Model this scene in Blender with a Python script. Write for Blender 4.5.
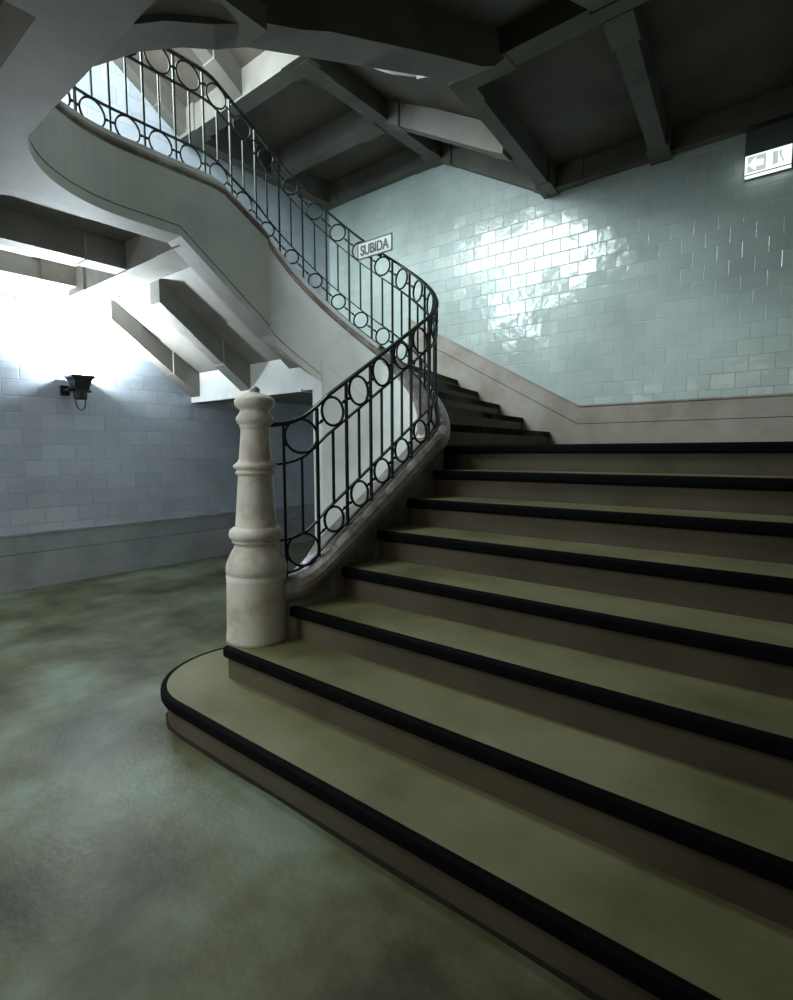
import bpy, bmesh, math, random
from mathutils import Vector, Matrix
from math import sin, cos, pi, sqrt

for o in list(bpy.data.objects):
    bpy.data.objects.remove(o)
S = bpy.context.scene
COL = S.collection
random.seed(4)

# ------------------------------------------------------------------ camera
CAM_H = 1.321
FPX = 543.86
YAW, PITCH, ROLL = 0.68554, -0.08944, -0.00392
cd = bpy.data.cameras.new('camera')
cam = bpy.data.objects.new('camera', cd)
COL.objects.link(cam)
S.camera = cam
cd.sensor_fit = 'VERTICAL'
cd.sensor_height = 36.0
cd.lens = FPX / 1000.0 * 36.0
cd.clip_start = 0.05
cam.matrix_world = (Matrix.Translation((0, 0, CAM_H)) @ Matrix.Rotation(YAW, 4, 'Z')
                    @ Matrix.Rotation(pi / 2 + PITCH, 4, 'X') @ Matrix.Rotation(ROLL, 4, 'Z'))

# ------------------------------------------------------------------ world / lights / exposure
w = bpy.data.worlds.new('world')
S.world = w
w.use_nodes = True
w.node_tree.nodes['Background'].inputs[0].default_value = (0.55, 0.75, 0.8, 1)
w.node_tree.nodes['Background'].inputs[1].default_value = 0.0
S.view_settings.view_transform = 'Standard'
S.view_settings.look = 'None'
S.view_settings.exposure = 0.0
S.view_settings.gamma = 1.0
S.view_settings.use_curve_mapping = False


def area_light(name, loc, target, sx, sy, power, color, spread=pi):
    l = bpy.data.lights.new(name, 'AREA')
    l.shape = 'RECTANGLE'
    l.size, l.size_y = sx, sy
    l.energy = power
    l.color = color
    l.spread = spread
    o = bpy.data.objects.new(name, l)
    COL.objects.link(o)
    o.location = loc
    d = Vector(target) - Vector(loc)
    o.rotation_euler = d.to_track_quat('-Z', 'Y').to_euler()
    return o


# added upper-storey lights: unseen fill beside the well, sconce's glow on its wall
area_light('upper_fill_light', (-4.5, 1.3, 5.5), (-3.2, 5.2, 2.6), 1.5, 1.5, 190, (0.86, 0.98, 0.98))
area_light('upper_wall_glow', (-5.85, 1.7, 5.3), (-3.4, 5.9, 3.6), 1.1, 0.9, 60, (0.90, 1.0, 0.94))
# daylight entering by the upper floor window in the left wall
area_light('upper_window_light', (-5.95, 0.25, 4.6), (-2.5, 3.6, 4.0), 0.7, 0.8, 62, (0.80, 0.97, 1.0))
# ceiling lights of the lobby, behind the camera and to its left; an added, unseen frontal fill further back
area_light('lobby_ceiling_light', (-3.2, -0.4, 2.86), (-3.2, 0.0, 0.0), 1.2, 0.5, 27, (0.88, 1.0, 0.92), 2.4)
area_light('entrance_light', (-1.4, -1.3, 2.86), (-1.5, 1.0, 0.0), 1.2, 0.3, 8, (1.0, 0.98, 0.86), 2.6)
area_light('lobby_fill_light', (-4.0, -3.7, 1.5), (-4.4, 2.0, 1.1), 1.4, 2.0, 24, (0.90, 0.98, 1.0), 1.6)

# ------------------------------------------------------------------ materials
def new_mat(name):
    m = bpy.data.materials.new(name)
    m.use_nodes = True
    nt = m.node_tree
    return m, nt, nt.nodes['Principled BSDF']


def rgb(c):
    return (c[0], c[1], c[2], 1)


def noisy(name, stops, scale=3.0, rough=0.6, detail=6, bump=0.15, bscale=60, metallic=0.0, spec=0.5, rvar=0.0, stretch=(1, 1, 1), lo=0.32, hi=0.68):
    m, nt, b = new_mat(name)
    N = nt.nodes
    tc = N.new('ShaderNodeNewGeometry')
    mp = N.new('ShaderNodeMapping')
    mp.inputs['Scale'].default_value = stretch
    nt.links.new(tc.outputs['Position'], mp.inputs['Vector'])
    n = N.new('ShaderNodeTexNoise')
    n.inputs['Scale'].default_value = scale
    n.inputs['Detail'].default_value = detail
    n.inputs['Roughness'].default_value = 0.6
    nt.links.new(mp.outputs[0], n.inputs['Vector'])
    r = N.new('ShaderNodeValToRGB')
    el = r.color_ramp.elements
    el[0].position, el[0].color = lo, rgb(stops[0])
    el[1].position, el[1].color = hi, rgb(stops[-1])
    for i, c in enumerate(stops[1:-1]):
        e = el.new(lo + (hi - lo) * (i + 1) / (len(stops) - 1))
        e.color = rgb(c)
    nt.links.new(n.outputs['Fac'], r.inputs[0])
    nt.links.new(r.outputs[0], b.inputs['Base Color'])
    b.inputs['Roughness'].default_value = rough
    b.inputs['Metallic'].default_value = metallic
    b.inputs['Specular IOR Level'].default_value = spec
    if rvar:
        mr = N.new('ShaderNodeMapRange')
        mr.inputs['To Min'].default_value = rough - rvar
        mr.inputs['To Max'].default_value = rough + rvar
        n3 = N.new('ShaderNodeTexNoise')
        n3.inputs['Scale'].default_value = scale * 2.3
        n3.inputs['Detail'].default_value = 5
        nt.links.new(tc.outputs['Position'], n3.inputs['Vector'])
        nt.links.new(n3.outputs['Fac'], mr.inputs[0])
        nt.links.new(mr.outputs[0], b.inputs['Roughness'])
    if bump:
        n2 = N.new('ShaderNodeTexNoise')
        n2.inputs['Scale'].default_value = bscale
        n2.inputs['Detail'].default_value = 4
        nt.links.new(tc.outputs['Position'], n2.inputs['Vector'])
        bp = N.new('ShaderNodeBump')
        bp.inputs['Strength'].default_value = bump
        bp.inputs['Distance'].default_value = 0.01
        nt.links.new(n2.outputs['Fac'], bp.inputs['Height'])
        nt.links.new(bp.outputs[0], b.inputs['Normal'])
    return m


def tile_mat(name, axis, c1, c2, mortar, tw=0.20, th=0.145, tilt=0.05, rough=0.16):
    m, nt, b = new_mat(name)
    N, L = nt.nodes, nt.links
    g = N.new('ShaderNodeNewGeometry')
    sp = N.new('ShaderNodeSeparateXYZ')
    L.new(g.outputs['Position'], sp.inputs[0])
    cb = N.new('ShaderNodeCombineXYZ')
    L.new(sp.outputs[axis], cb.inputs[0])
    L.new(sp.outputs[2], cb.inputs[1])

    def brick(a, bb, mo, ms, smooth=0.1):
        t = N.new('ShaderNodeTexBrick')
        t.offset = 0.5
        t.inputs['Color1'].default_value = a
        t.inputs['Color2'].default_value = bb
        t.inputs['Mortar'].default_value = mo
        t.inputs['Scale'].default_value = 1.0
        t.inputs['Mortar Size'].default_value = ms
        t.inputs['Mortar Smooth'].default_value = smooth
        t.inputs['Bias'].default_value = 0.0
        t.inputs['Brick Width'].default_value = tw
        t.inputs['Row Height'].default_value = th
        L.new(cb.outputs[0], t.inputs['Vector'])
        return t
    t = brick(rgb(c1), rgb(c2), rgb(mortar), 0.0018)
    # broad staining of the glaze
    n = N.new('ShaderNodeTexNoise')
    n.inputs['Scale'].default_value = 1.3
    n.inputs['Detail'].default_value = 5
    L.new(g.outputs['Position'], n.inputs['Vector'])
    mr = N.new('ShaderNodeMapRange')
    mr.inputs['From Min'].default_value = 0.3
    mr.inputs['From Max'].default_value = 0.7
    mr.inputs['To Min'].default_value = 0.78
    mr.inputs['To Max'].default_value = 1.05
    L.new(n.outputs['Fac'], mr.inputs[0])
    mx = N.new('ShaderNodeMix')
    mx.data_type = 'RGBA'
    mx.blend_type = 'MULTIPLY'
    mx.inputs[0].default_value = 1.0
    L.new(t.outputs['Color'], mx.inputs[6])
    L.new(mr.outputs[0], mx.inputs[7])
    L.new(mx.outputs[2], b.inputs['Base Color'])
    # every glazed tile sits at its own slight tilt
    v = brick((0, 0, 0, 1), (1, 1, 1, 1), (0.5, 0.5, 0.5, 1), 0.0)
    wn = N.new('ShaderNodeTexWhiteNoise')
    wn.noise_dimensions = '1D'
    ml = N.new('ShaderNodeMath')
    ml.operation = 'MULTIPLY'
    ml.inputs[1].default_value = 7919.0
    L.new(v.outputs['Color'], ml.inputs[0])
    L.new(ml.outputs[0], wn.inputs['W'])
    sub = N.new('ShaderNodeVectorMath')
    sub.operation = 'SUBTRACT'
    sub.inputs[1].default_value = (0.5, 0.5, 0.5)
    L.new(wn.outputs['Color'], sub.inputs[0])
    sc = N.new('ShaderNodeVectorMath')
    sc.operation = 'SCALE'
    sc.inputs['Scale'].default_value = tilt
    L.new(sub.outputs[0], sc.inputs[0])
    # bump: joint grooves and hand-made waviness
    n2 = N.new('ShaderNodeTexNoise')
    n2.inputs['Scale'].default_value = 9.0
    n2.inputs['Detail'].default_value = 2
    L.new(g.outputs['Position'], n2.inputs['Vector'])
    groove = brick((0, 0, 0, 1), (0, 0, 0, 1), (1, 1, 1, 1), 0.006, 1.0)
    a1 = N.new('ShaderNodeMath')
    a1.operation = 'MULTIPLY_ADD'
    a1.inputs[1].default_value = -1.0
    L.new(groove.outputs['Fac'], a1.inputs[0])
    L.new(n2.outputs['Fac'], a1.inputs[2])
    bp = N.new('ShaderNodeBump')
    bp.inputs['Strength'].default_value = 0.35
    bp.inputs['Distance'].default_value = 0.012
    L.new(a1.outputs[0], bp.inputs['Height'])
    ad = N.new('ShaderNodeVectorMath')
    ad.operation = 'ADD'
    L.new(bp.outputs[0], ad.inputs[0])
    L.new(sc.outputs[0], ad.inputs[1])
    nm = N.new('ShaderNodeVectorMath')
    nm.operation = 'NORMALIZE'
    L.new(ad.outputs[0], nm.inputs[0])
    L.new(nm.outputs[0], b.inputs['Normal'])
    b.inputs['Roughness'].default_value = rough
    b.inputs['Specular IOR Level'].default_value = 0.6
    return m


def plain(name, c, rough=0.5, metallic=0.0, emit=None, es=0.0, spec=0.5):
    m, nt, b = new_mat(name)
    b.inputs['Base Color'].default_value = rgb(c)
    b.inputs['Roughness'].default_value = rough
    b.inputs['Metallic'].default_value = metallic
    b.inputs['Specular IOR Level'].default_value = spec
    if emit:
        b.inputs['Emission Color'].default_value = rgb(emit)
        b.inputs['Emission Strength'].default_value = es
    return m


M = {}
M['floor'] = noisy('screed_floor', [(0.060, 0.060, 0.028), (0.145, 0.150, 0.082), (0.23, 0.28, 0.21)], 1.5, 0.42, 10, 0.14, 45, rvar=0.14, lo=0.37, hi=0.63)
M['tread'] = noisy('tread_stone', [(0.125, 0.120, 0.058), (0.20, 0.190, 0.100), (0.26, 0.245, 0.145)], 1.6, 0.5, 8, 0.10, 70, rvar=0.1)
M['riser'] = noisy('shaded_riser_stone', [(0.060, 0.046, 0.028), (0.095, 0.076, 0.047), (0.12, 0.097, 0.063)], 1.9, 0.65, 8, 0.10, 70)  # browner than the treads, with the shade of upright faces in the colour
M['nosing'] = noisy('nosing_rubber', [(0.0015, 0.0015, 0.002), (0.004, 0.004, 0.005)], 20, 0.75, 3, 0.2, 150, spec=0.08)
M['plaster'] = noisy('stringer_plaster', [(0.60, 0.64, 0.61), (0.72, 0.75, 0.73), (0.80, 0.81, 0.78)], 2.2, 0.6, 7, 0.10, 60)
M['curb'] = noisy('worn_curb_stone', [(0.10, 0.075, 0.065), (0.22, 0.19, 0.17), (0.36, 0.34, 0.32)], 5.0, 0.32, 8, 0.12, 50, rvar=0.12)
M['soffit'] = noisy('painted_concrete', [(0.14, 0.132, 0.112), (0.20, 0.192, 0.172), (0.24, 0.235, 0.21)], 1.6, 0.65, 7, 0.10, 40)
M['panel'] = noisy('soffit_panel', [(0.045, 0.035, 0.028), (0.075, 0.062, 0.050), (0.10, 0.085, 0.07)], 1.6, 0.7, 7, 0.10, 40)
M['dark_beam'] = noisy('shaded_concrete', [(0.085, 0.082, 0.072), (0.13, 0.125, 0.11), (0.17, 0.165, 0.145)], 1.6, 0.7, 7, 0.10, 40)  # copy of the painted concrete, overhead shade put into its darker colour
M['newel'] = noisy('newel_stone', [(0.50, 0.42, 0.37), (0.70, 0.65, 0.58), (0.78, 0.75, 0.68)], 6.0, 0.55, 8, 0.18, 70)
M['dado'] = noisy('dado_stone', [(0.28, 0.24, 0.20), (0.38, 0.34, 0.30), (0.44, 0.41, 0.37)], 2.5, 0.45, 7, 0.08, 50)
M['dado_left'] = noisy('dado_light_tint', [(0.26, 0.28, 0.30), (0.34, 0.36, 0.39), (0.38, 0.40, 0.43)], 2.5, 0.4, 7, 0.06, 50)  # dado stone with the left wall's bluish light put into the colour
M['iron'] = noisy('wrought_iron', [(0.010, 0.016, 0.017), (0.022, 0.032, 0.032)], 25, 0.38, 4, 0.15, 120, metallic=0.4)
M['groove'] = plain('dado_joint', (0.10, 0.09, 0.08), 0.8)  # dark line of the dado joint
M['groove_dark'] = noisy('grime', [(0.006, 0.006, 0.004), (0.02, 0.018, 0.012)], 30, 0.9, 4, 0.3, 90)
M['tile_back'] = tile_mat('glazed_tile_back', 0, (0.56, 0.67, 0.66), (0.62, 0.72, 0.71), (0.48, 0.58, 0.58))
M['tile_left'] = tile_mat('glazed_tile_left', 1, (0.46, 0.52, 0.62), (0.55, 0.61, 0.70), (0.34, 0.40, 0.48), tw=0.30, th=0.155, tilt=0.035, rough=0.25)
M['white'] = plain('white_enamel', (0.78, 0.80, 0.78), 0.35)
M['sign_white'] = plain('sign_enamel', (0.50, 0.54, 0.52), 0.4)  # duller white than the frame enamel
M['black'] = plain('black_enamel', (0.008, 0.008, 0.009), 0.45)
M['lamp_body'] = noisy('lamp_iron', [(0.006, 0.006, 0.006), (0.014, 0.013, 0.011)], 30, 0.5, 3, 0.2, 90)
M['lamp_glass'] = plain('lamp_glass', (0.9, 0.95, 0.95), 0.3, emit=(0.85, 0.97, 1.0), es=12.0)
M['pane'] = plain('daylit_pane', (0.8, 0.9, 0.9), 0.2, emit=(0.75, 0.95, 1.0), es=3.0)
M['exit_glow'] = plain('exit_panel', (0.9, 0.95, 0.9), 0.4, emit=(0.90, 1.0, 0.90), es=1.15)
M['exit_mark'] = plain('exit_pictogram', (0.5, 0.6, 0.55), 0.4, emit=(0.62, 0.74, 0.68), es=0.75)
M['housing'] = plain('sign_housing', (0.12, 0.16, 0.16), 0.45)

# ------------------------------------------------------------------ helpers
def root_loc(p):
    while p is not None and p.parent is not None:
        p = p.parent
    return Vector(p.location) if p is not None else Vector((0, 0, 0))


def link(name, bm, m, parent=None, smooth=False, recalc=True):
    if recalc:
        bmesh.ops.recalc_face_normals(bm, faces=bm.faces)
    if parent is not None:
        bmesh.ops.translate(bm, vec=-root_loc(parent), verts=bm.verts)
    me = bpy.data.meshes.new(name)
    bm.to_mesh(me)
    bm.free()
    me.materials.append(m)
    if smooth:
        for p in me.polygons:
            p.use_smooth = True
    o = bpy.data.objects.new(name, me)
    COL.objects.link(o)
    if parent is not None:
        o.parent = parent
    return o


def thing(name, label, cat, loc=(0, 0, 0), group=None):
    o = bpy.data.objects.new(name, None)
    o.empty_display_size = 0.1
    COL.objects.link(o)
    o.location = loc
    o['label'] = label
    o['category'] = cat
    if group:
        o['group'] = group
    return o


def struct(o, label=None, cat=None):
    o['kind'] = 'structure'
    if label:
        o['label'] = label
    if cat:
        o['category'] = cat
    return o


def box(bm, x0, x1, y0, y1, z0, z1):
    vs = [bm.verts.new((x, y, z)) for z in (z0, z1) for (x, y) in ((x0, y0), (x1, y0), (x1, y1), (x0, y1))]
    for f in ((3, 2, 1, 0), (4, 5, 6, 7), (0, 1, 5, 4), (1, 2, 6, 5), (2, 3, 7, 6), (3, 0, 4, 7)):
        bm.faces.new([vs[i] for i in f])
    return vs


def prism(bm, poly, z0, z1):
    """poly: (x,y) list; z0/z1 number or function of (x,y)"""
    f0 = z0 if callable(z0) else (lambda x, y: z0)
    f1 = z1 if callable(z1) else (lambda x, y: z1)
    a = [bm.verts.new((x, y, f0(x, y))) for x, y in poly]
    b = [bm.verts.new((x, y, f1(x, y))) for x, y in poly]
    n = len(poly)
    bm.faces.new(a[::-1])
    bm.faces.new(b)
    for i in range(n):
        j = (i + 1) % n
        bm.faces.new((a[i], a[j], b[j], b[i]))


def bar(bm, p, q, r, seg=6, ry=None, up=(0, 0, 1), square=False):
    p, q = Vector(p), Vector(q)
    d = (q - p).normalized()
    u = Vector(up)
    if abs(d.dot(u)) > 0.95:
        u = Vector((1, 0, 0))
    s = d.cross(u).normalized()
    t = s.cross(d).normalized()
    ry = ry or r
    if square:
        ring = [(1, 1), (-1, 1), (-1, -1), (1, -1)]
    else:
        ring = [(cos(2 * pi * k / seg), sin(2 * pi * k / seg)) for k in range(seg)]
    A = [bm.verts.new(p + s * (r * a) + t * (ry * b)) for a, b in ring]
    B = [bm.verts.new(q + s * (r * a) + t * (ry * b)) for a, b in ring]
    n = len(ring)
    for i in range(n):
        bm.faces.new((A[i], A[(i + 1) % n], B[(i + 1) % n], B[i]))
    bm.faces.new(A[::-1])
    bm.faces.new(B)


def sweep(bm, pts, section, closed_sec=True, cap=True):
    """pts: (x,y,z); section(i) -> list of (u, dz), u measured to the left of travel"""
    n = len(pts)
    rows = []
    for i in range(n):
        a = Vector(pts[max(i - 1, 0)])
        b = Vector(pts[min(i + 1, n - 1)])
        t = Vector((b.x - a.x, b.y - a.y))
        t.normalize()
        nx, ny = -t.y, t.x
        p = pts[i]
        rows.append([bm.verts.new((p[0] + nx * u, p[1] + ny * u, z if ab else p[2] + z))
                     for (u, z, ab) in [(s + (False,) if len(s) == 2 else s) for s in section(i)]])
    m = len(rows[0])
    for i in range(n - 1):
        for k in range(m if closed_sec else m - 1):
            j = (k + 1) % m
            bm.faces.new((rows[i][k], rows[i][j], rows[i + 1][j], rows[i + 1][k]))
    if cap and closed_sec:
        bm.faces.new(rows[0][::-1])
        bm.faces.new(rows[-1])
    return rows


def lathe(bm, prof, c, seg=40, lean=0.0, z0=0.0):
    rows = []
    for r, z in prof:
        rows.append([bm.verts.new((c[0] + r * cos(2 * pi * k / seg) + lean * (z - z0) * 0.77, c[1] + r * sin(2 * pi * k / seg) + lean * (z - z0) * 0.63, z)) for k in range(seg)])
    for a, b in zip(rows[:-1], rows[1:]):
        for k in range(seg):
            j = (k + 1) % seg
            bm.faces.new((a[k], a[j], b[j], b[k]))
    bm.faces.new(rows[0][::-1])
    bm.faces.new(rows[-1])


# ------------------------------------------------------------------ key dimensions
R = 0.17                      # riser
G = 0.30                      # going
Y0 = 1.207                    # nosing line of the first step
XL, XR = -6.10, 1.15          # left wall, right wall
YB, YF = 5.90, -4.0           # back wall, front wall
F1 = 3.23                     # upper floor level
BEAM = 2.92                   # underside of the upper floor's beams
TOPZ = 6.55

# rail line in plan with the handrail's height, from the newel post up and round the well
YC, BB, Z1, Z2, XRR, XLL, ZM, RH, S1, S3, NN, Z3 = 3.047, .658, 2.217, 4.03, -2.174, -4.012, .028, .842, .614, .586, 1.568, -.161


def build_rail_path():
    P = []
    # lead in from the newel
    for x, y, z in ((-2.315, 1.775, 1.455), (-2.285, 1.805, 1.457), (-2.255, 1.84, 1.463), (-2.228, 1.88, 1.475), (-2.205, 1.93, 1.50), (-2.188, 1.99, 1.547)):
        P.append((x, y, z))
    y = 2.06
    while y < YC - 0.03:
        P.append((XRR - .025 * ((y - 2.0) / 1.05) ** 2, y, Z1 - S1 * (YC - y)))
        y += 0.08
    a = (XRR - XLL) / 2
    xc = (XRR + XLL) / 2
    n = 60
    A = []
    for k in range(n + 1):
        th = pi * k / n
        c, s = cos(th), sin(th)
        A.append((xc + a * math.copysign(abs(c) ** (2 / NN), c), YC + BB * abs(s) ** (2 / NN)))
    Ls = [0]
    for k in range(n):
        Ls.append(Ls[-1] + math.dist(A[k], A[k + 1]))
    for k in range(n + 1):
        t = Ls[k] / Ls[-1]
        P.append((A[k][0] - .025 * max(0, 1 - 2 * t) ** 2, A[k][1], Z1 + (Z2 - Z1) * t + ZM * sin(2 * pi * t) + Z3 * sin(pi * t)))
    y = YC - 0.06
    while y > 2.60:
        P.append((XLL, y, Z2 + 0.54 * (YC - y)))
        y -= 0.06
    zt = 4.275
    P.append((XLL, 2.56, zt - 0.004))
    y = 2.48
    while y > 1.95:
        P.append((XLL + (0.03 * max(0, (2.3 - y)) ** 2), y, zt))
        y -= 0.08
    # near left corner of the well, then along its near edge
    cx, cy, rx, ry = -3.12, 1.86, 0.89, 0.92
    for k in range(0, 17):
        th = pi + (pi / 2) * k / 16
        P.append((cx + rx * cos(th), cy + ry * sin(th), zt))
    x = -3.02
    while x > -99 and x < -2.75:
        P.append((x, cy - ry, zt))
        x += 0.1
    # resample evenly-ish: drop near-duplicates
    Q = [P[0]]
    for p in P[1:]:
        if math.dist(p[:2], Q[-1][:2]) > 0.012:
            Q.append(p)
    return Q


RP = build_rail_path()
RS = [0.0]
for i in range(1, len(RP)):
    RS.append(RS[-1] + math.dist(RP[i][:2], RP[i - 1][:2]))


def at(s, off=0.0):
    """point, horizontal tangent and slope of the rail line at arc length s"""
    s = min(max(s, 0), RS[-1] - 1e-6)
    lo = 0
    while RS[lo + 1] < s:
        lo += 1
    t = (s - RS[lo]) / (RS[lo + 1] - RS[lo])
    a, b = Vector(RP[lo]), Vector(RP[lo + 1])
    a2, b2 = Vector(RP[max(lo - 1, 0)]), Vector(RP[min(lo + 2, len(RP) - 1)])
    p = a.lerp(b, t)
    d = (b2 - a2)
    h = Vector((d.x, d.y)).length
    return p + Vector((0, 0, off)), Vector((d.x / h, d.y / h, 0)), d.z / h


# ------------------------------------------------------------------ room shell
def slabbox(name, m, *a):
    bm = bmesh.new()
    box(bm, *a)
    return struct(link(name, bm, m))


slabbox('floor', M['floor'], XL - .3, XR + .3, YF - .3, YB + .3, -0.2, 0)
slabbox('wall_back', M['tile_back'], XL - .25, XR + .25, YB, YB + 0.25, 0, TOPZ)
slabbox('wall_right', M['dado'], XR, XR + 0.25, YF, YB, 0, TOPZ)
slabbox('wall_front', M['dado'], XL - .25, XR + .25, YF - 0.25, YF, 0, TOPZ)
# left wall with the upper floor's window opening
WY0, WY1, WZ0, WZ1 = -0.25, 0.75, 4.0, 5.2
bm = bmesh.new()
box(bm, XL - .25, XL, YF, YB, 0, WZ0)
box(bm, XL - .25, XL, YF, YB, WZ1, TOPZ)
box(bm, XL - .25, XL, YF, WY0, WZ0, WZ1)
box(bm, XL - .25, XL, WY1, YB, WZ0, WZ1)
struct(link('wall_left', bm, M['tile_left']))
bm = bmesh.new()
box(bm, XL - .15, XL - .13, WY0, WY1, WZ0, WZ1)
win = struct(link('window_1', bm, M['pane']))
bm = bmesh.new()
for a in ((WY0, WY0 + .05, WZ0, WZ1), (WY1 - .05, WY1, WZ0, WZ1), (WY0, WY1, WZ0, WZ0 + .05), (WY0, WY1, WZ1 - .05, WZ1), (.23, .27, WZ0, WZ1)):
    box(bm, XL - .13, XL - .08, *a)
link('window_frame', bm, M['white'], win)

# ------------------------------------------------------------------ dado mouldings
def offset_band(name, poly_top, thick, m, wall):
    pass


# left wall dado: plinth, face and cap
bm = bmesh.new()
for (d, z0, z1) in ((0.030, 0.0, 0.345), (0.018, 0.352, 0.525), (0.034, 0.525, 0.545)):
    box(bm, XL, XL + d, YF, YB, z0, z1)
struct(link('baseboard_left', bm, M['dado_left']))
# back wall dado on the landing, then climbing with the second flight
XB = -2.25
SL = 0.545
bm = bmesh.new()


def dz(x):
    return max(0.0, (XB - x) * SL)


def back_band(bm, d, z0, z1, xs):
    for xa, xb in zip(xs[:-1], xs[1:]):
        vs = []
        for y in (YB - d, YB):
            for (x, z) in ((xa, z0), (xb, z0), (xb, z1), (xa, z1)):
                vs.append(bm.verts.new((x, y, z + dz(x))))
        for f in ((0, 1, 2, 3), (7, 6, 5, 4), (0, 4, 5, 1), (1, 5, 6, 2), (2, 6, 7, 3), (3, 7, 4, 0)):
            bm.faces.new([vs[i] for i in f])


xs = [XR, XB, -4.6]
back_band(bm, 0.030, 1.00, 1.605, xs)
back_band(bm, 0.022, 1.612, 1.795, xs)
back_band(bm, 0.036, 1.795, 1.812, xs)
struct(link('baseboard_back', bm, M['dado']))
bm = bmesh.new()
back_band(bm, 0.010, 1.600, 1.615, xs)
struct(link('trim_1', bm, M['groove']))

# ------------------------------------------------------------------ the staircase
stair = thing('staircase', 'wide stone staircase with black nosings climbing past the newel post and round the open well', 'staircase', (-0.5, 1.3, 0))


def step_polygon_part(poly, nose, z, depth=0.20, overhang=0.03, low=None):
    """poly: footprint, nose: polyline of the nosing edge (front), outward = right of travel"""
    bm = bmesh.new()
    prism(bm, poly, low if low else max(z - depth, 0.0), z)
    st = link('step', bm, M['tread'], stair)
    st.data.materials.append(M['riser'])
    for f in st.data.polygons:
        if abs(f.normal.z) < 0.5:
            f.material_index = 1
    # nosing strip: bullnosed band along the front edge
    bm = bmesh.new()
    pts = [(x, y, z) for x, y in nose]
    o = overhang
    sec = [(0.0, 0.0015), (-o * 0.6, 0.0015), (-o * 0.9, -0.004), (-o, -0.014), (-o, -0.042), (-o * 0.85, -0.052), (-o * 0.5, -0.057), (0.0, -0.057)]
    sweep(bm, pts, lambda i: sec)
    link('nosing_strip', bm, M['nosing'], st)
    return st


def zf3(x, y):
    """underside (beam bottoms) of the third flight"""
    if y < 2.30:
        return BEAM
    return BEAM - (y - 2.30) * 0.735


XS = -2.115     # where straight steps meet the curb
NT = 0.03
# step 1 : long step with a rounded curtail end
c1x, c1y, c1rx, c1ry = -2.33, 1.68, 0.46, 0.47
nose = []
for k in range(0, 25):
    th = pi / 2 + 0.35 + (pi - 0.35) * k / 24
    nose.append((c1x + (c1rx - NT) * cos(th), c1y + (c1ry - NT) * sin(th)))
nose += [(-1.9 + 0.3 * k, Y0 + NT) for k in range(0, 11)]
nose = [n for n in nose if n[0] < XR] + [(XR, Y0 + NT)]
poly = nose + [(XR, 1.85), (-2.2, 1.85), (-2.2, 2.05)]
first = step_polygon_part(poly, nose, R)
bm = bmesh.new()
sweep(bm, [(x, y, 0.0) for x, y in nose], lambda i: [(0.002, 0.001), (0.002, 0.010), (-0.004, 0.008), (-0.012 - 0.004 * sin(i * 2.1), 0.001)])
jt = link('floor_joint', bm, M['groove_dark'], first)
jt['label'] = 'dark grimy joint at the floor'
# step 2 : carries the newel post
y2 = Y0 + G + NT
nose = [(-2.50, y2 + 0.30)] + [(-2.50 + 0.13 * (1 - cos(t)), y2 + 0.15 - 0.15 * sin(t)) for t in (0, .3, .6, .9, 1.2, 1.4, pi / 2)]
nose = [(-2.37, y2 + 0.003), (-2.2, y2)] + [(-1.9 + 0.3 * k, y2) for k in range(0, 10)] + [(XR, y2)]
poly = [(-2.47, 1.90), (-2.37, y2)] + nose[1:] + [(XR, 2.15), (-2.1, 2.15), (-2.35, 1.95)]
step_polygon_part(poly, nose, 2 * R)
for i in range(3, 9):
    y = Y0 + G * (i - 1) + NT
    xl = {3: -2.26, 4: -2.135, 5: -2.14, 6: -2.155, 7: -2.175}.get(i, XS - 0.02)
    if i == 8:
        back = YB
        poly = [(-2.16, y), (XR, y), (XR, back), (-2.95, back), (-2.60, 4.1), (-2.34, 3.42)]
    else:
        poly = [(xl, y), (XR, y), (XR, y + G + 0.25), (xl, y + G + 0.25)]
    nose = [(xl, y)] + [(-1.8 + 0.4 * k, y) for k in range(0, 8)] + [(XR, y)]
    if i == 8:
        nose[0] = (-2.235, y)
        poly[0] = (-2.235, y)
    elif i == 3:
        poly = [(xl, y), (XR, y), (XR, y + G + 0.25), (-2.16, y + G + 0.25), (-2.22, y + 0.2), (-2.27, y + 0.08)]
    step_polygon_part(poly, nose, i * R)
# winders along the back wall
inner = {9: (-2.38, 3.37), 10: (-2.60, 3.53), 11: (-2.84, 3.64), 12: (-3.08, 3.69), 13: (-3.32, 3.66)}
outer = {9: (-2.57, YB), 10: (-2.90, YB), 11: (-3.21, YB), 12: (-3.51, YB), 13: (-3.81, YB)}
for i in range(9, 13):
    a, b = inner[i], outer[i]
    a2, b2 = inner[i + 1], outer[i + 1]
    poly = [a, b, (b2[0] - .15, YB), (a2[0] - .1, a2[1])]
    nose = [(a[0] + (b[0] - a[0]) * t / 6, a[1] + (b[1] - a[1]) * t / 6) for t in range(6, -1, -1)]
    nose = nose[::-1]
    step_polygon_part(poly, nose[::-1], i * R)
# corner landing and the last flight to the upper floor
a, b = inner[13], outer[13]
nose = [(a[0] + (b[0] - a[0]) * t / 6, a[1] + (b[1] - a[1]) * t / 6) for t in range(0, 7)]
poly = [a, b, (XL, YB), (XL, 3.60), (-3.70, 3.60)]
step_polygon_part(poly, nose[::-1], 13 * R, depth=0.14)
for i in range(14, 20):
    y = 3.90 - G * (i - 14)
    nose = [(XL, y), (-5, y), (-4.05, y)]
    poly = [(XL, y), (-4.05, y), (-4.05, y - G - .03), (XL, y - G - .03)]
    step_polygon_part(poly, nose[::-1], i * R, low=lambda x, y, z=i * R: min(z - 0.03, max(z - 0.2, zf3(x, y) + 0.42)))

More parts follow.
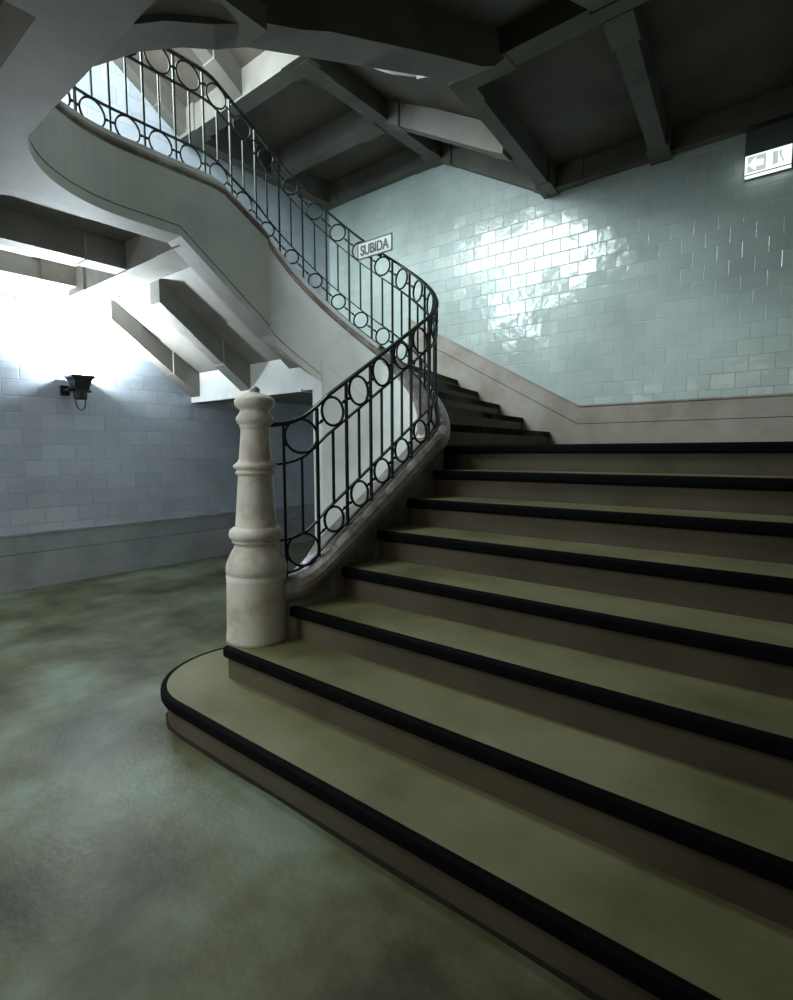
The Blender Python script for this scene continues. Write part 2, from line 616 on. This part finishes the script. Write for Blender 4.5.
def under(o):
    # plastered faces, darker soffit concrete underneath
    o.data.materials.append(M['soffit'])
    for f in o.data.polygons:
        if f.normal.z < -0.5:
            f.material_index = 1
    return o


# ---- curb (moulded capping) following the rail line
CT0, CT1 = -0.805, -0.850    # curb top below the handrail line, lower and upper stretch
CURB_SEC = [(0.119, -0.050), (0.131, -0.046), (0.136, -0.034), (0.132, -0.020), (0.122, -0.015), (0.120, -0.006), (0.108, 0.0),
            (-0.045, 0.0), (-0.080, -0.012), (-0.100, -0.040), (-0.103, -0.070), (-0.090, -0.100), (-0.062, -0.118), (-0.055, -0.16), (0.110, -0.16)]


def curb_pts():
    pts = []
    for (x, y, z) in RP:
        t = min(max((z - 2.9) / 0.8, 0), 1)
        pts.append((x, y, z + CT0 + (CT1 - CT0) * t))
    return pts


CP = curb_pts()
bm = bmesh.new()
sweep(bm, CP, lambda i: CURB_SEC)
link('curb', bm, M['curb'], stair, smooth=False)
bm = bmesh.new()
low = [q for q in CP if q[2] < 1.9]
sweep(bm, low, lambda i: [(-0.040, -0.10), (-0.040, -0.52 if low[i][2] > 0.8 else -low[i][2] + 0.25), (-0.0575, -0.52 if low[i][2] > 0.8 else -low[i][2] + 0.25), (-0.0575, -0.10)])
link('curb_base', bm, M['curb'], stair)

bm = bmesh.new()
sub = [i for i, p in enumerate(RP) if p[2] > 3.0]
sweep(bm, [RP[i] for i in sub], lambda k: [(0.066, CP[sub[k]][2] - 0.05, True), (0.066, RP[sub[k]][2] - 0.792, True), (0.055, RP[sub[k]][2] - 0.786, True), (-0.045, RP[sub[k]][2] - 0.786, True), (-0.056, RP[sub[k]][2] - 0.792, True), (-0.056, CP[sub[k]][2] - 0.05, True)])
kerb = link('kerb', bm, M['plaster'], stair)

# which stretch of the well wall goes down to the ground floor
I_END = max(i for i, p in enumerate(RP) if not (p[0] < -3.70 or p[2] > 3.9))


def bottom(i):
    """underside of the stringer beyond the enclosed part"""
    x, y, z = RP[i]
    if y > 2.28 and x < -3.0 and z > 3.2:
        # straight underside of the upper flight
        s0 = RS[I_END]
        s1 = min(RS[k] for k, p in enumerate(RP) if p[2] > 3.5 and p[1] < 2.28)
        t = (RS[i] - s0) / (s1 - s0)
        return 1.93 + (BEAM - 1.93) * min(max(t, 0), 1)
    return BEAM


# solid well wall under the first flight and the winders
bm = bmesh.new()
pts = CP[:I_END + 1]
sweep(bm, pts, lambda i: [(0.118, -0.045), (0.118, -0.50 if pts[i][2] > 0.62 else -pts[i][2] + 0.08), (0.112, -0.505 if pts[i][2] > 0.62 else -pts[i][2] + 0.075), (0.112, -pts[i][2]),
                          (-0.055, -pts[i][2]), (-0.055, -0.10)])
link('well_wall', bm, M['plaster'], stair)
# return of the well wall towards the back wall
p = RP[I_END]
bm = bmesh.new()
box(bm, p[0] - 0.10, p[0] + 0.06, p[1] - 0.05, YB, 0, 1.98)
link('well_wall', bm, M['plaster'], stair)
# stringer of the upper flight and the edge of the upper floor
bm = bmesh.new()
sub = list(range(I_END, len(RP)))
pts = [CP[i] for i in sub]


def sec_str(k):
    i = sub[k]
    b = bottom(i)
    return [(0.118, -0.045), (0.118, b + 0.075, True), (0.112, b + 0.070, True), (0.112, b + 0.064, True), (0.120, b + 0.058, True), (0.120, b, True),
            (-0.075, b, True), (-0.075, -0.10)]


sweep(bm, pts, sec_str)
under(link('stringer', bm, M['plaster'], stair))
# closing band of the well edge on the near right side of the upper floor
void_near = [(-2.75, 1.06), (-2.55, 1.065), (-2.40, 1.09), (-2.28, 1.17), (-2.21, 1.30), (-2.20, 1.45)]

# ---- soffit under the upper (third) flight
bm = bmesh.new()
# slab of the flight
prism(bm, [(XL, 2.36), (-3.97, 2.36), (-3.97, 3.60), (XL, 3.60)], lambda x, y: min(zf3(x, y) + 0.26, 3.07), lambda x, y: min(zf3(x, y) + 0.33, 3.13))
link('soffit', bm, M['soffit'], stair)


def level(z):
    return lambda x, y: z


JIT = [0]


def beam(parent, x0, x1, y0, y1, zf, h=0.26, haunch='y', name='beam', n=8, hl=0.32, hw=0.018):
    """coffer beam with slightly wider, deeper ends; zf(x,y) is its underside"""
    JIT[0] = (JIT[0] + 1) % 7
    jz = -0.0017 * JIT[0]
    bm = bmesh.new()
    if haunch == 'y':
        L0, L1 = y0, y1
    else:
        L0, L1 = x0, x1
    cuts = [L0, L0 + hl, L0 + hl + .005, L1 - hl - .005, L1 - hl, L1]
    wid = [hw + JIT[0] * .0007, hw + JIT[0] * .0007, 0, 0, hw + JIT[0] * .0007, hw + JIT[0] * .0007]
    rows = []
    for c, ww in zip(cuts, wid):
        if haunch == 'y':
            q = [(x0 - ww, c), (x1 + ww, c)]
        else:
            q = [(c, y0 - ww), (c, y1 + ww)]
        (ax, ay), (bx, by) = q
        za, zb = zf(ax, ay) - ww * .4 + jz, zf(bx, by) - ww * .4 + jz
        rows.append([bm.verts.new((ax, ay, za)), bm.verts.new((bx, by, zb)), bm.verts.new((bx, by, zb + h)), bm.verts.new((ax, ay, za + h))])
    for a, b in zip(rows[:-1], rows[1:]):
        for k in range(4):
            bm.faces.new((a[k], a[(k + 1) % 4], b[(k + 1) % 4], b[k]))
    bm.faces.new(rows[0][::-1])
    bm.faces.new(rows[-1])
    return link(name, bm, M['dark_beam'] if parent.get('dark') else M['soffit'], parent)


beam(stair, -5.08, -4.94, 2.60, 3.58, zf3)
beam(stair, XL, -5.93, 2.60, 3.58, zf3)
beam(stair, -4.06, -3.94, 2.42, 3.40, zf3)
# landing edge beam at the foot of the third flight
bm = bmesh.new()
box(bm, XL, -3.60, 3.57, 3.75, 1.91, 2.26)
box(bm, -5.1, -4.1, 3.555, 3.765, 1.90, 1.93)
under(link('landing_beam', bm, M['plaster'], stair))
bm = bmesh.new()
box(bm, XL, -3.75, 3.75, YB, 2.00, 2.08)
link('landing_slab', bm, M['soffit'], stair)

# ------------------------------------------------------------------ upper floor slab with coffers
def well_edge(off=0.05):
    e = []
    for i in range(len(RP)):
        if RP[i][1] < 2.42 and RP[i][2] > 4.0:
            a, b = Vector(RP[max(i - 1, 0)]), Vector(RP[min(i + 1, len(RP) - 1)])
            t = (b - a)
            t.z = 0
            t.normalize()
            e.append((RP[i][0] - t.y * off, RP[i][1] + t.x * off))
    return e


E_ = well_edge()
bm = bmesh.new()
poly = [(XL, YF), (XR, YF), (XR, 1.08), (-2.02, 1.08), (-2.02, 1.6), (-2.18, 1.6), (-2.25, 1.47), (-2.37, 1.37), (-2.54, 1.27), (-2.75, 1.19), (-2.95, 1.10), (-3.06, 1.04)] + E_[::-1][6:] + [(-4.0, 2.42), (XL, 2.42)]
prism(bm, poly, 3.13, F1)
floor1 = struct(link('ceiling', bm, M['soffit']))


beam(floor1, XL, XR, 0.83, 1.07, level(BEAM), 0.22, 'x', hl=.5)
beam(floor1, XL, -4.0, 2.30, 2.60, level(BEAM - 0.02), 0.26, 'x', hl=.35)
beam(floor1, -5.08, -4.92, 1.07, 2.30, level(BEAM), 0.22, 'y')
beam(floor1, XL, -5.93, 1.07, 2.30, level(BEAM + .03), 0.2, 'y')
beam(floor1, -5.08, -4.92, YF, 0.83, level(BEAM), 0.22, 'y')
beam(floor1, -4.05, -3.90, YF, 0.83, level(BEAM), 0.22, 'y')
beam(floor1, -2.35, -2.10, YF, 0.83, level(BEAM), 0.22, 'y')
beam(floor1, -0.3, -0.05, YF, 0.83, level(BEAM), 0.22, 'y')
beam(floor1, XL, XR, -1.6, -1.4, level(BEAM), 0.22, 'x')
# spandrel between the curved well edge and the straight beams
bm = bmesh.new()
arc = [q for q in well_edge(-0.070) if q[1] < 2.28]
arc = [q for q in arc if q[1] > 1.0]
va = [bm.verts.new((q[0], q[1], BEAM + .0006)) for q in arc]
vb = [bm.verts.new((-4.10, max(q[1], 1.069), BEAM + .0006)) for q in arc]
for k in range(len(arc) - 1):
    bm.faces.new((va[k], va[k + 1], vb[k + 1], vb[k]))
r = bmesh.ops.extrude_face_region(bm, geom=list(bm.faces))
bmesh.ops.translate(bm, vec=(0, 0, 0.2), verts=[v for v in r['geom'] if isinstance(v, bmesh.types.BMVert)])
link('spandrel', bm, M['soffit'], floor1)
# diagonal fillet outside the spandrel
bm = bmesh.new()
prism(bm, [(-4.10, 1.07), (-4.38, 1.07), (-4.10, 1.45)], BEAM + 0.05, 3.14)
link('corner_fillet', bm, M['soffit'], floor1)

# ------------------------------------------------------------------ storey above: underside of its first flight, landing and return flights
up = thing('staircase', 'dark coffered underside of the next stair flight overhead, above the tiled back wall', 'staircase', (-1.0, 3.6, 4.4))
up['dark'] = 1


def zu1(x, y):
    return min(BEAM + 0.015 + 0.405 * (y - 1.08) + 0.5 * max(0, y - 3.42), 4.09)


LB = 4.09
YL = 3.80


def quadz(bm, pts, h):
    a = [bm.verts.new(p) for p in pts]
    b = [bm.verts.new((p[0], p[1], p[2] + h)) for p in pts]
    n = len(pts)
    bm.faces.new(a[::-1])
    bm.faces.new(b)
    for i in range(n):
        j = (i + 1) % n
        bm.faces.new((a[i], a[j], b[j], b[i]))


# sloping slab
bm = bmesh.new()
prism(bm, [(-2.10, 1.07), (XR, 1.07), (XR, YL), (-2.10, YL)], lambda x, y: zu1(x, y) + 0.22, lambda x, y: zu1(x, y) + 0.34)
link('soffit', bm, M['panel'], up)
# stringer of the sloping flight: follows the well's near right corner, then runs up beside the well
bm = bmesh.new()
sp = [(-3.05, 1.085), (-2.92, 1.14), (-2.75, 1.21), (-2.53, 1.285), (-2.36, 1.39), (-2.26, 1.50)]
NCORN = len(sp)
y = 1.62
while y < 3.0:
    sp.append((-2.20, y))
    y += 0.15
sp += [(-2.205, 3.1), (-2.21, 3.3), (-2.22, 3.48), (-2.235, 3.628)]
pts = [(x, y, max(zu1(x, y), 3.10) + 0.50) for x, y in sp]


def usec(i):
    wd = 0.15 if i < NCORN else 0.15 + 0.09 * min((i - NCORN + 1) / 3, 1)
    return [(0.0, 0.0), (0.0, -0.50), (-wd, -0.50), (-wd, -0.27), (-wd, 0.0)]


sweep(bm, pts, usec)
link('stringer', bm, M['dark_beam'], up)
beam(up, -1.25, -1.05, 1.07, 3.66, zu1, 0.24, 'y')
beam(up, -0.2, 0.0, 1.07, 3.66, zu1, 0.24, 'y')
# landing: slab, edge beam, two cross beams and wall beams
bm = bmesh.new()
prism(bm, [(-2.50, 3.80), (XR, 3.80), (XR, YB), (-2.66, YB), (-2.66, 5.0)], LB + 0.24, LB + 0.34)
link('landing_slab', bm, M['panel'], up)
beam(up, -2.33, XR, 3.63, 3.80, level(LB), 0.30, 'x', hl=.35)


def skew_beam(x0, x1, w0, y0, y1, z=LB, h=0.27, hl=0.3):
    bm = bmesh.new()
    rows = []
    for t, ww in ((0, .02), (hl / 2.1, .02), (hl / 2.1 + .003, 0), (.85, 0), (.853, .02), (1, .02)):
        x = x0 + (x1 - x0) * t
        y = y0 + (y1 - y0) * t
        rows.append([bm.verts.new((x - ww, y, z - ww * .3)), bm.verts.new((x + w0 + ww, y, z - ww * .3)), bm.verts.new((x + w0 + ww, y, z + h)), bm.verts.new((x - ww, y, z + h))])
    for a, b in zip(rows[:-1], rows[1:]):
        for k in range(4):
            bm.faces.new((a[k], a[(k + 1) % 4], b[(k + 1) % 4], b[k]))
    bm.faces.new(rows[0][::-1])
    bm.faces.new(rows[-1])
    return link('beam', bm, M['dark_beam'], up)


skew_beam(-2.45, -2.68, 0.13, 3.66, YB)
skew_beam(-1.34, -1.58, 0.15, 3.80, YB)
skew_beam(-0.25, -0.45, 0.15, 3.80, YB)
beam(up, -2.55, XR, YB - 0.10, YB, level(LB + 0.03), 0.24, 'x')

# second flight of the storey above, along the back wall
Z2B = 4.90


def zu2(x, y):
    t = (-2.62 - x) / (4.05 - 2.62)
    return LB + (Z2B - LB) * min(max(t, 0), 1)


bm = bmesh.new()
prism(bm, [(-4.1, 3.75), (-2.5, 3.75), (-2.62, YB), (-4.1, YB)], lambda x, y: zu2(x, y) + 0.24, lambda x, y: zu2(x, y) + 0.34)
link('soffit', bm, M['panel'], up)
beam(up, -4.05, -2.62, YB - 0.12, YB, zu2, 0.26, 'x', hl=.2)
beam(up, -4.05, -2.60, 4.78, 4.92, zu2, 0.26, 'x', hl=.2)
# corner landing of the storey above
bm = bmesh.new()
prism(bm, [(XL, 3.60), (-4.05, 3.60), (-4.05, YB), (XL, YB)], Z2B + 0.26, Z2B + 0.36)
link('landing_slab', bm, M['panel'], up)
beam(up, -4.16, -4.00, 3.60, YB, level(Z2B), 0.3, 'y')
beam(up, XL, -4.16, 4.74, 4.90, level(Z2B), 0.3, 'x')
beam(up, XL, -4.16, YB - .14, YB, level(Z2B), 0.3, 'x')
beam(up, XL, XL + .15, 3.75, YB, level(Z2B), 0.3, 'y')
beam(up, XL, -3.95, 3.55, 3.73, level(Z2B), 0.3, 'x')


# third flight of the storey above, rising towards the viewer
def zu3(x, y):
    return Z2B + (3.60 - y) * 0.62


bm = bmesh.new()
prism(bm, [(XL, 2.2), (-3.95, 2.2), (-3.95, 3.60), (XL, 3.60)], lambda x, y: zu3(x, y) + 0.24, lambda x, y: zu3(x, y) + 0.34)
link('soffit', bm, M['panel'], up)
beam(up, -5.08, -4.92, 2.2, 3.56, zu3, 0.26, 'y')
beam(up, XL, XL + .15, 2.2, 3.56, zu3, 0.26, 'y')
# curved stringer of the storey above (far side of the well)
bm = bmesh.new()
vp = []
for i, p in enumerate(RP):
    if p[1] > 2.3 and (p[0] > -2.4 and p[1] > 3.10 or p[0] <= -2.4):
        vp.append(p)
Ltot = [0]
for a, b in zip(vp[:-1], vp[1:]):
    Ltot.append(Ltot[-1] + math.dist(a[:2], b[:2]))
iarc = max(i for i, p in enumerate(vp) if p[1] > 3.2)
pts = []
for i, p in enumerate(vp):
    if i <= iarc:
        z = 3.78 + (5.12 - 3.78) * Ltot[i] / Ltot[iarc]
    else:
        z = 5.12 + 0.62 * (vp[iarc][1] - p[1])
    pts.append((p[0], p[1], z))
sweep(bm, pts, lambda i: [(0.12, 0.48), (0.12, 0.0), (-0.09, 0.0), (-0.09, 0.48)])
link('stringer', bm, M['plaster'], up)

del up['dark']
# top ceiling
bm = bmesh.new()
box(bm, XL - .25, XR + .25, YF - .25, YB + .25, TOPZ, TOPZ + 0.15)
struct(link('ceiling', bm, M['soffit']))

# ------------------------------------------------------------------ newel post
NC = (-2.344, 1.700)
newel = thing('newel_post', 'turned pale stone newel post standing at the foot of the railing', 'newel post', (NC[0], NC[1], 2 * R))
prof = [(0.158, 0.34), (0.158, 0.36), (0.155, 0.40), (0.154, 0.66), (0.156, 0.685), (0.150, 0.690), (0.150, 0.696), (0.156, 0.702), (0.156, 0.73), (0.148, 0.765), (0.130, 0.805), (0.113, 0.835),
        (0.108, 0.852), (0.122, 0.856), (0.126, 0.864), (0.120, 0.872), (0.137, 0.880), (0.142, 0.897), (0.139, 0.915), (0.126, 0.930), (0.118, 0.934), (0.108, 0.940),
        (0.104, 1.0), (0.094, 1.195), (0.096, 1.205), (0.108, 1.210), (0.110, 1.218), (0.101, 1.223), (0.102, 1.232), (0.119, 1.240), (0.120, 1.252), (0.106, 1.262), (0.092, 1.275), (0.088, 1.29),
        (0.077, 1.425), (0.079, 1.440), (0.086, 1.446), (0.082, 1.455), (0.094, 1.464), (0.102, 1.480), (0.100, 1.495), (0.088, 1.510), (0.079, 1.525), (0.083, 1.534),
        (0.098, 1.543), (0.109, 1.560), (0.109, 1.578), (0.100, 1.592), (0.080, 1.603), (0.050, 1.614), (0.028, 1.619), (0.026, 1.624)]
bm = bmesh.new()
lathe(bm, [(r * (0.995 - 0.065 * max(0, min(1, (z - 0.75) / 0.5))), z) for r, z in prof], NC, 48, 0.016, 0.34)
link('post', bm, M['newel'], newel, smooth=True)
bm = bmesh.new()
lathe(bm, [(0.020, 1.622), (0.026, 1.628), (0.026, 1.636), (0.018, 1.646), (0.008, 1.654), (0.002, 1.656)], NC, 20, 0.016, 0.34)
fin = link('finial', bm, M['dado_left'], newel, smooth=True)
fin['label'] = 'small grey finial knob'

# ------------------------------------------------------------------ railing
rail = thing('stair_railing', 'dark wrought iron railing with rows of rings, curving up round the well', 'railing', (RP[0][0], RP[0][1], 0.62))


def rail_sweep(off, sec, name, s0=0.0, s1=None):
    bm = bmesh.new()
    pts = [(x, y, z + off) for (x, y, z), s in zip(RP, RS) if s >= s0 and (s1 is None or s <= s1)]
    sweep(bm, pts, lambda i: sec)
    return link(name, bm, M['iron'], rail)


rail_sweep(0.0, [(0.015, -0.004), (0.018, 0.004), (0.015, 0.012), (0.005, 0.016), (-0.005, 0.016), (-0.015, 0.012), (-0.018, 0.004), (-0.015, -0.004), (-0.008, -0.008), (0.008, -0.008)], 'handrail')
flat = [(0.009, -0.006), (0.009, 0.006), (-0.009, 0.006), (-0.009, -0.006)]
U_IN, L_IN, L_BOT = -0.203, -0.605, -0.785
rail_sweep(U_IN, flat, 'rail')
rail_sweep(L_IN, flat, 'rail')
rail_sweep(L_BOT, flat, 'bottom_rail')

# arc-length of the old reference start (Y = 1.847 on the straight part)
s_ref = next(RS[i] for i in range(len(RP)) if RP[i][1] >= 2.05) - (next(p[1] for p in RP if p[1] >= 2.05) - 1.847)
posts = [-0.03, 0.155, 0.37, 0.578, 0.782, 0.985, 1.19, 1.395, 1.60, 1.86, 2.13, 2.37, 2.585, 2.795, 3.0, 3.21, 3.41, 3.62, 3.86, 4.10]
s = 4.34
while s + s_ref < RS[-1] - 0.1:
    posts.append(s)
    s += 0.24
posts = [max(p + s_ref - (0.022 if p > 1.3 else 0), 0.02) for p in posts]


def ring(c, t, slope, r, rr=0.0075, hw=None):
    """ring standing in the vertical plane of the railing, with small collars left and right"""
    bm = bmesh.new()
    k1, k2 = 24, 6
    up3 = Vector((0, 0, 1))
    nrm = t.cross(up3)
    rows = []
    for a in range(k1):
        th = 2 * pi * a / k1
        rad = t * cos(th) + up3 * sin(th)
        cc = c + rad * r
        rows.append([bm.verts.new(cc + rad * (rr * cos(2 * pi * b / k2)) + nrm * (1.15 * rr * sin(2 * pi * b / k2))) for b in range(k2)])
    for a in range(k1):
        for b in range(k2):
            bm.faces.new((rows[a][b], rows[(a + 1) % k1][b], rows[(a + 1) % k1][(b + 1) % k2], rows[a][(b + 1) % k2]))
    # collars towards the neighbouring posts, following the slope
    d = (t + up3 * slope).normalized()
    for sg in (-1, 1):
        e = hw / max(d.dot(t), 0.3) if hw else r + 0.02
        bar(bm, c + d * (sg * (r - 0.002)), c + d * (sg * e), 0.006, 6)
        m = c + d * (sg * (r + (e - r) * 0.5))
        mt = Matrix.Translation(m) @ Matrix.Diagonal((0.0105, 0.0105, 0.0105, 1))
        bmesh.ops.create_uvsphere(bm, u_segments=8, v_segments=6, radius=1.0, matrix=mt)
    return bm


for k, s in enumerate(posts):
    p, t, sl = at(s)
    n3 = Vector((-t.y, t.x, 0))
    bm = bmesh.new()
    bar(bm, p + Vector((0, 0, -0.008)), p + Vector((0, 0, L_BOT - 0.028)), 0.0072, square=True, up=t)
    link('baluster', bm, M['iron'], rail)
for k in range(len(posts) - 1):
    s = 0.5 * (posts[k] + posts[k + 1])
    hw = 0.5 * (posts[k + 1] - posts[k]) - 0.006
    p, t, sl = at(s)
    c = cos(math.atan(sl))
    r_up = min(0.5 * abs(U_IN) * c - 0.006, hw - 0.012)
    r_lo = min(0.5 * abs(L_IN - L_BOT) * c - 0.004, hw - 0.012)
    if k == 0:
        r_up = r_lo = 0.088
    link('ring', ring(p + Vector((0, 0, U_IN / 2 + (0 if k else 0.012))), t, sl, r_up, hw=hw), M['iron'], rail, smooth=True)
    link('ring', ring(p + Vector((0, 0, (L_IN + L_BOT) / 2)), t, sl, r_lo, hw=hw), M['iron'], rail, smooth=True)
    bm = bmesh.new()
    bar(bm, p + Vector((0, 0, U_IN)), p + Vector((0, 0, L_IN)), 0.006, square=True, up=t)
    link('baluster', bm, M['iron'], rail)

# ------------------------------------------------------------------ wall lamps (up-lighters)
def sconce(y, z, label, power):
    t = thing('wall_lamp', label, 'lamp', (XL, y, z), group=None)
    x = XL
    # flared hood: open box widening upwards
    bm = bmesh.new()

    def rect(hx, hy, zz, cx):
        return [bm.verts.new((cx + a * hx, y + b * hy, zz)) for a, b in ((-1, -1), (1, -1), (1, 1), (-1, 1))]
    cx = x + 0.15
    rows = [rect(0.055, 0.065, z + 0.0, cx), rect(0.085, 0.080, z + 0.085, cx), rect(0.095, 0.100, z + 0.11, cx), rect(0.100, 0.107, z + 0.113, cx), rect(0.100, 0.107, z + 0.135, cx),
            rect(0.088, 0.090, z + 0.135, cx), rect(0.05, 0.06, z + 0.012, cx)]
    for a, b in zip(rows[:-1], rows[1:]):
        for k in range(4):
            bm.faces.new((a[k], a[(k + 1) % 4], b[(k + 1) % 4], b[k]))
    bm.faces.new(rows[0][::-1])
    bm.faces.new(rows[-1])
    link('hood', bm, M['lamp_body'], t)
    bm = bmesh.new()
    lathe(bm, [(0.05, z - 0.10), (0.062, z - 0.09), (0.062, z - 0.02), (0.05, z - 0.015), (0.05, z + 0.01)], (cx, y), 16)
    link('lamp_holder', bm, M['lamp_body'], t)
    bm = bmesh.new()
    bar(bm, (x + 0.0, y - 0.10, z - 0.01), (cx + 0.0, y - 0.10, z - 0.01), 0.014)
    bar(bm, (cx, y - 0.10, z - 0.01), (cx, y + 0.10, z - 0.01), 0.018)
    box(bm, x, x + 0.02, y - 0.13, y - 0.05, z - 0.06, z + 0.04)
    link('bracket', bm, M['lamp_body'], t)
    bm = bmesh.new()
    prev = None
    for k in range(13):
        a = pi + pi * k / 12
        q = Vector((cx, y + 0.045 * cos(a), z - 0.12 + 0.085 * sin(a)))
        if prev is not None:
            bar(bm, prev, q, 0.006)
        prev = q
    bar(bm, (cx, y - 0.045, z - 0.12), (cx, y - 0.045, z - 0.08), 0.006)
    bar(bm, (cx, y + 0.045, z - 0.12), (cx, y + 0.045, z - 0.08), 0.006)
    link('cable_loop', bm, M['lamp_body'], t)
    bm = bmesh.new()
    lathe(bm, [(0.02, z + 0.02), (0.035, z + 0.05), (0.035, z + 0.12), (0.02, z + 0.14)], (cx, y), 16)
    link('bulb', bm, M['lamp_glass'], t, smooth=True)
    l = bpy.data.lights.new('lamp_light', 'POINT')
    l.shadow_soft_size = 0.03
    l.energy = power * 0.45
    l.color = (0.84, 0.95, 1.0)
    lo = bpy.data.objects.new('lamp_light', l)
    COL.objects.link(lo)
    lo.parent = t
    lo.location = (0.15, 0, 0.185)
    # reflector throwing most of the light upwards
    l2 = bpy.data.lights.new('lamp_reflector', 'AREA')
    l2.shape = 'RECTANGLE'
    l2.size, l2.size_y = 0.14, 0.14
    l2.energy = power
    l2.color = (0.84, 0.95, 1.0)
    l2o = bpy.data.objects.new('lamp_reflector', l2)
    COL.objects.link(l2o)
    l2o.parent = t
    l2o.location = (0.15, 0, 0.155)
    l2o.rotation_euler = (pi, 0, 0)
    return t


sconce(2.275, 1.95, 'black up-lighter wall lamp on the left tiled wall, washing it bright above', 105)
sconce(2.10, 1.95 + 3.25, 'black up-lighter on the upper floor wall, above the lower wall lamp', 50)

# ------------------------------------------------------------------ direction sign
SX0, SX1, SZ0, SZ1, SY = -3.365, -2.975, 2.978, 3.119, 3.592
sg = thing('direction_sign', 'small white sign reading SUBIDA in black capitals, fixed to the curved railing', 'sign', ((SX0 + SX1) / 2, SY, SZ0))
bm = bmesh.new()
box(bm, SX0, SX1, SY, SY + 0.008, SZ0, SZ1)
link('plate', bm, M['sign_white'], sg)
bm = bmesh.new()
for a in ((SX0, SX1, SZ0, SZ0 + .009), (SX0, SX1, SZ1 - .009, SZ1), (SX0, SX0 + .009, SZ0, SZ1), (SX1 - .009, SX1, SZ0, SZ1)):
    box(bm, a[0], a[1], SY - 0.002, SY + 0.0005, a[2], a[3])
link('border', bm, M['black'], sg)
bm = bmesh.new()
box(bm, -3.30, -3.28, SY + 0.008, 3.665, 3.03, 3.05)
box(bm, -3.19, -3.17, SY + 0.008, 3.69, 2.995, 3.015)
link('clamp', bm, M['iron'], sg)


def text_mesh(name, body, cx, cz, y, height, width, m, parent):
    cu = bpy.data.curves.new(name, 'FONT')
    cu.body = body
    cu.align_x = 'CENTER'
    cu.align_y = 'CENTER'
    cu.extrude = 0.001
    cu.offset = 0.016
    ob = bpy.data.objects.new(name + '_tmp', cu)
    COL.objects.link(ob)
    dg = bpy.context.evaluated_depsgraph_get()
    me = bpy.data.meshes.new_from_object(ob.evaluated_get(dg))
    COL.objects.unlink(ob)
    bpy.data.objects.remove(ob)
    xs_ = [v.co.x for v in me.vertices]
    ys_ = [v.co.y for v in me.vertices]
    sx = width / (max(xs_) - min(xs_))
    sy = height / (max(ys_) - min(ys_))
    mx_, my_ = (max(xs_) + min(xs_)) / 2, (max(ys_) + min(ys_)) / 2
    rl = root_loc(parent)
    for v in me.vertices:
        v.co = Vector((cx + (v.co.x - mx_) * sx, y - v.co.z, cz + (v.co.y - my_) * sy)) - rl
    # heavier strokes: the same glyphs again, a hair to each side
    bt = bmesh.new()
    bt.from_mesh(me)
    src = list(bt.verts) + list(bt.edges) + list(bt.faces)
    for dx in (-0.0022, 0.0022):
        r = bmesh.ops.duplicate(bt, geom=src)
        bmesh.ops.translate(bt, vec=(dx, -0.00015 if dx > 0 else 0.0001, 0), verts=[v for v in r['geom'] if isinstance(v, bmesh.types.BMVert)])
    bt.to_mesh(me)
    bt.free()
    me.materials.clear()
    me.materials.append(m)
    o = bpy.data.objects.new(name, me)
    COL.objects.link(o)
    o.parent = parent
    return o


text_mesh('lettering', 'SUBIDA', (SX0 + SX1) / 2, (SZ0 + SZ1) / 2, SY - 0.0005, 0.086, 0.315, M['black'], sg)

# ------------------------------------------------------------------ exit sign
ex = thing('exit_sign', 'lit white emergency exit sign with an arrow, below the dark soffit on the right', 'sign', (-0.63, YB - 0.05, 3.70))
bm = bmesh.new()
box(bm, -0.80, -0.455, 5.788, 5.796, 3.699, 3.704)
box(bm, -0.80, -0.455, 5.80, 5.88, 3.865, 4.07)
box(bm, -0.80, -0.795, 5.788, 5.796, 3.699, 3.87)
box(bm, -0.462, -0.455, 5.80, 5.88, 3.69, 3.87)
box(bm, -0.80, -0.455, 5.87, YB, 3.70, 3.87)
link('housing', bm, M['housing'], ex)
bm = bmesh.new()
box(bm, -0.798, -0.462, 5.796, 5.869, 3.702, 3.865)
link('light_panel', bm, M['exit_glow'], ex)
bm = bmesh.new()
# square field with arrow cut as lighter shape, and a door field beside it
box(bm, -0.775, -0.64, 5.790, 5.795, 3.72, 3.85)
link('pictogram_field', bm, M['exit_mark'], ex)
bm = bmesh.new()
ar = [(-0.768, 3.785), (-0.715, 3.838), (-0.715, 3.808), (-0.660, 3.808), (-0.660, 3.762), (-0.715, 3.762), (-0.715, 3.732)]
a = [bm.verts.new((x, 5.786, z)) for x, z in ar]
b = [bm.verts.new((x, 5.791, z)) for x, z in ar]
bm.faces.new(a)
bm.faces.new(b[::-1])
for i in range(len(ar)):
    j = (i + 1) % len(ar)
    bm.faces.new((a[i], b[i], b[j], a[j]))
link('arrow', bm, M['exit_glow'], ex)
bm = bmesh.new()
box(bm, -0.595, -0.555, 5.790, 5.795, 3.735, 3.84)
bar(bm, (-0.54, 5.792, 3.835), (-0.54, 5.792, 3.80), 0.012)
bar(bm, (-0.54, 5.792, 3.80), (-0.515, 5.792, 3.74), 0.008)
link('pictogram_figure', bm, M['exit_mark'], ex)
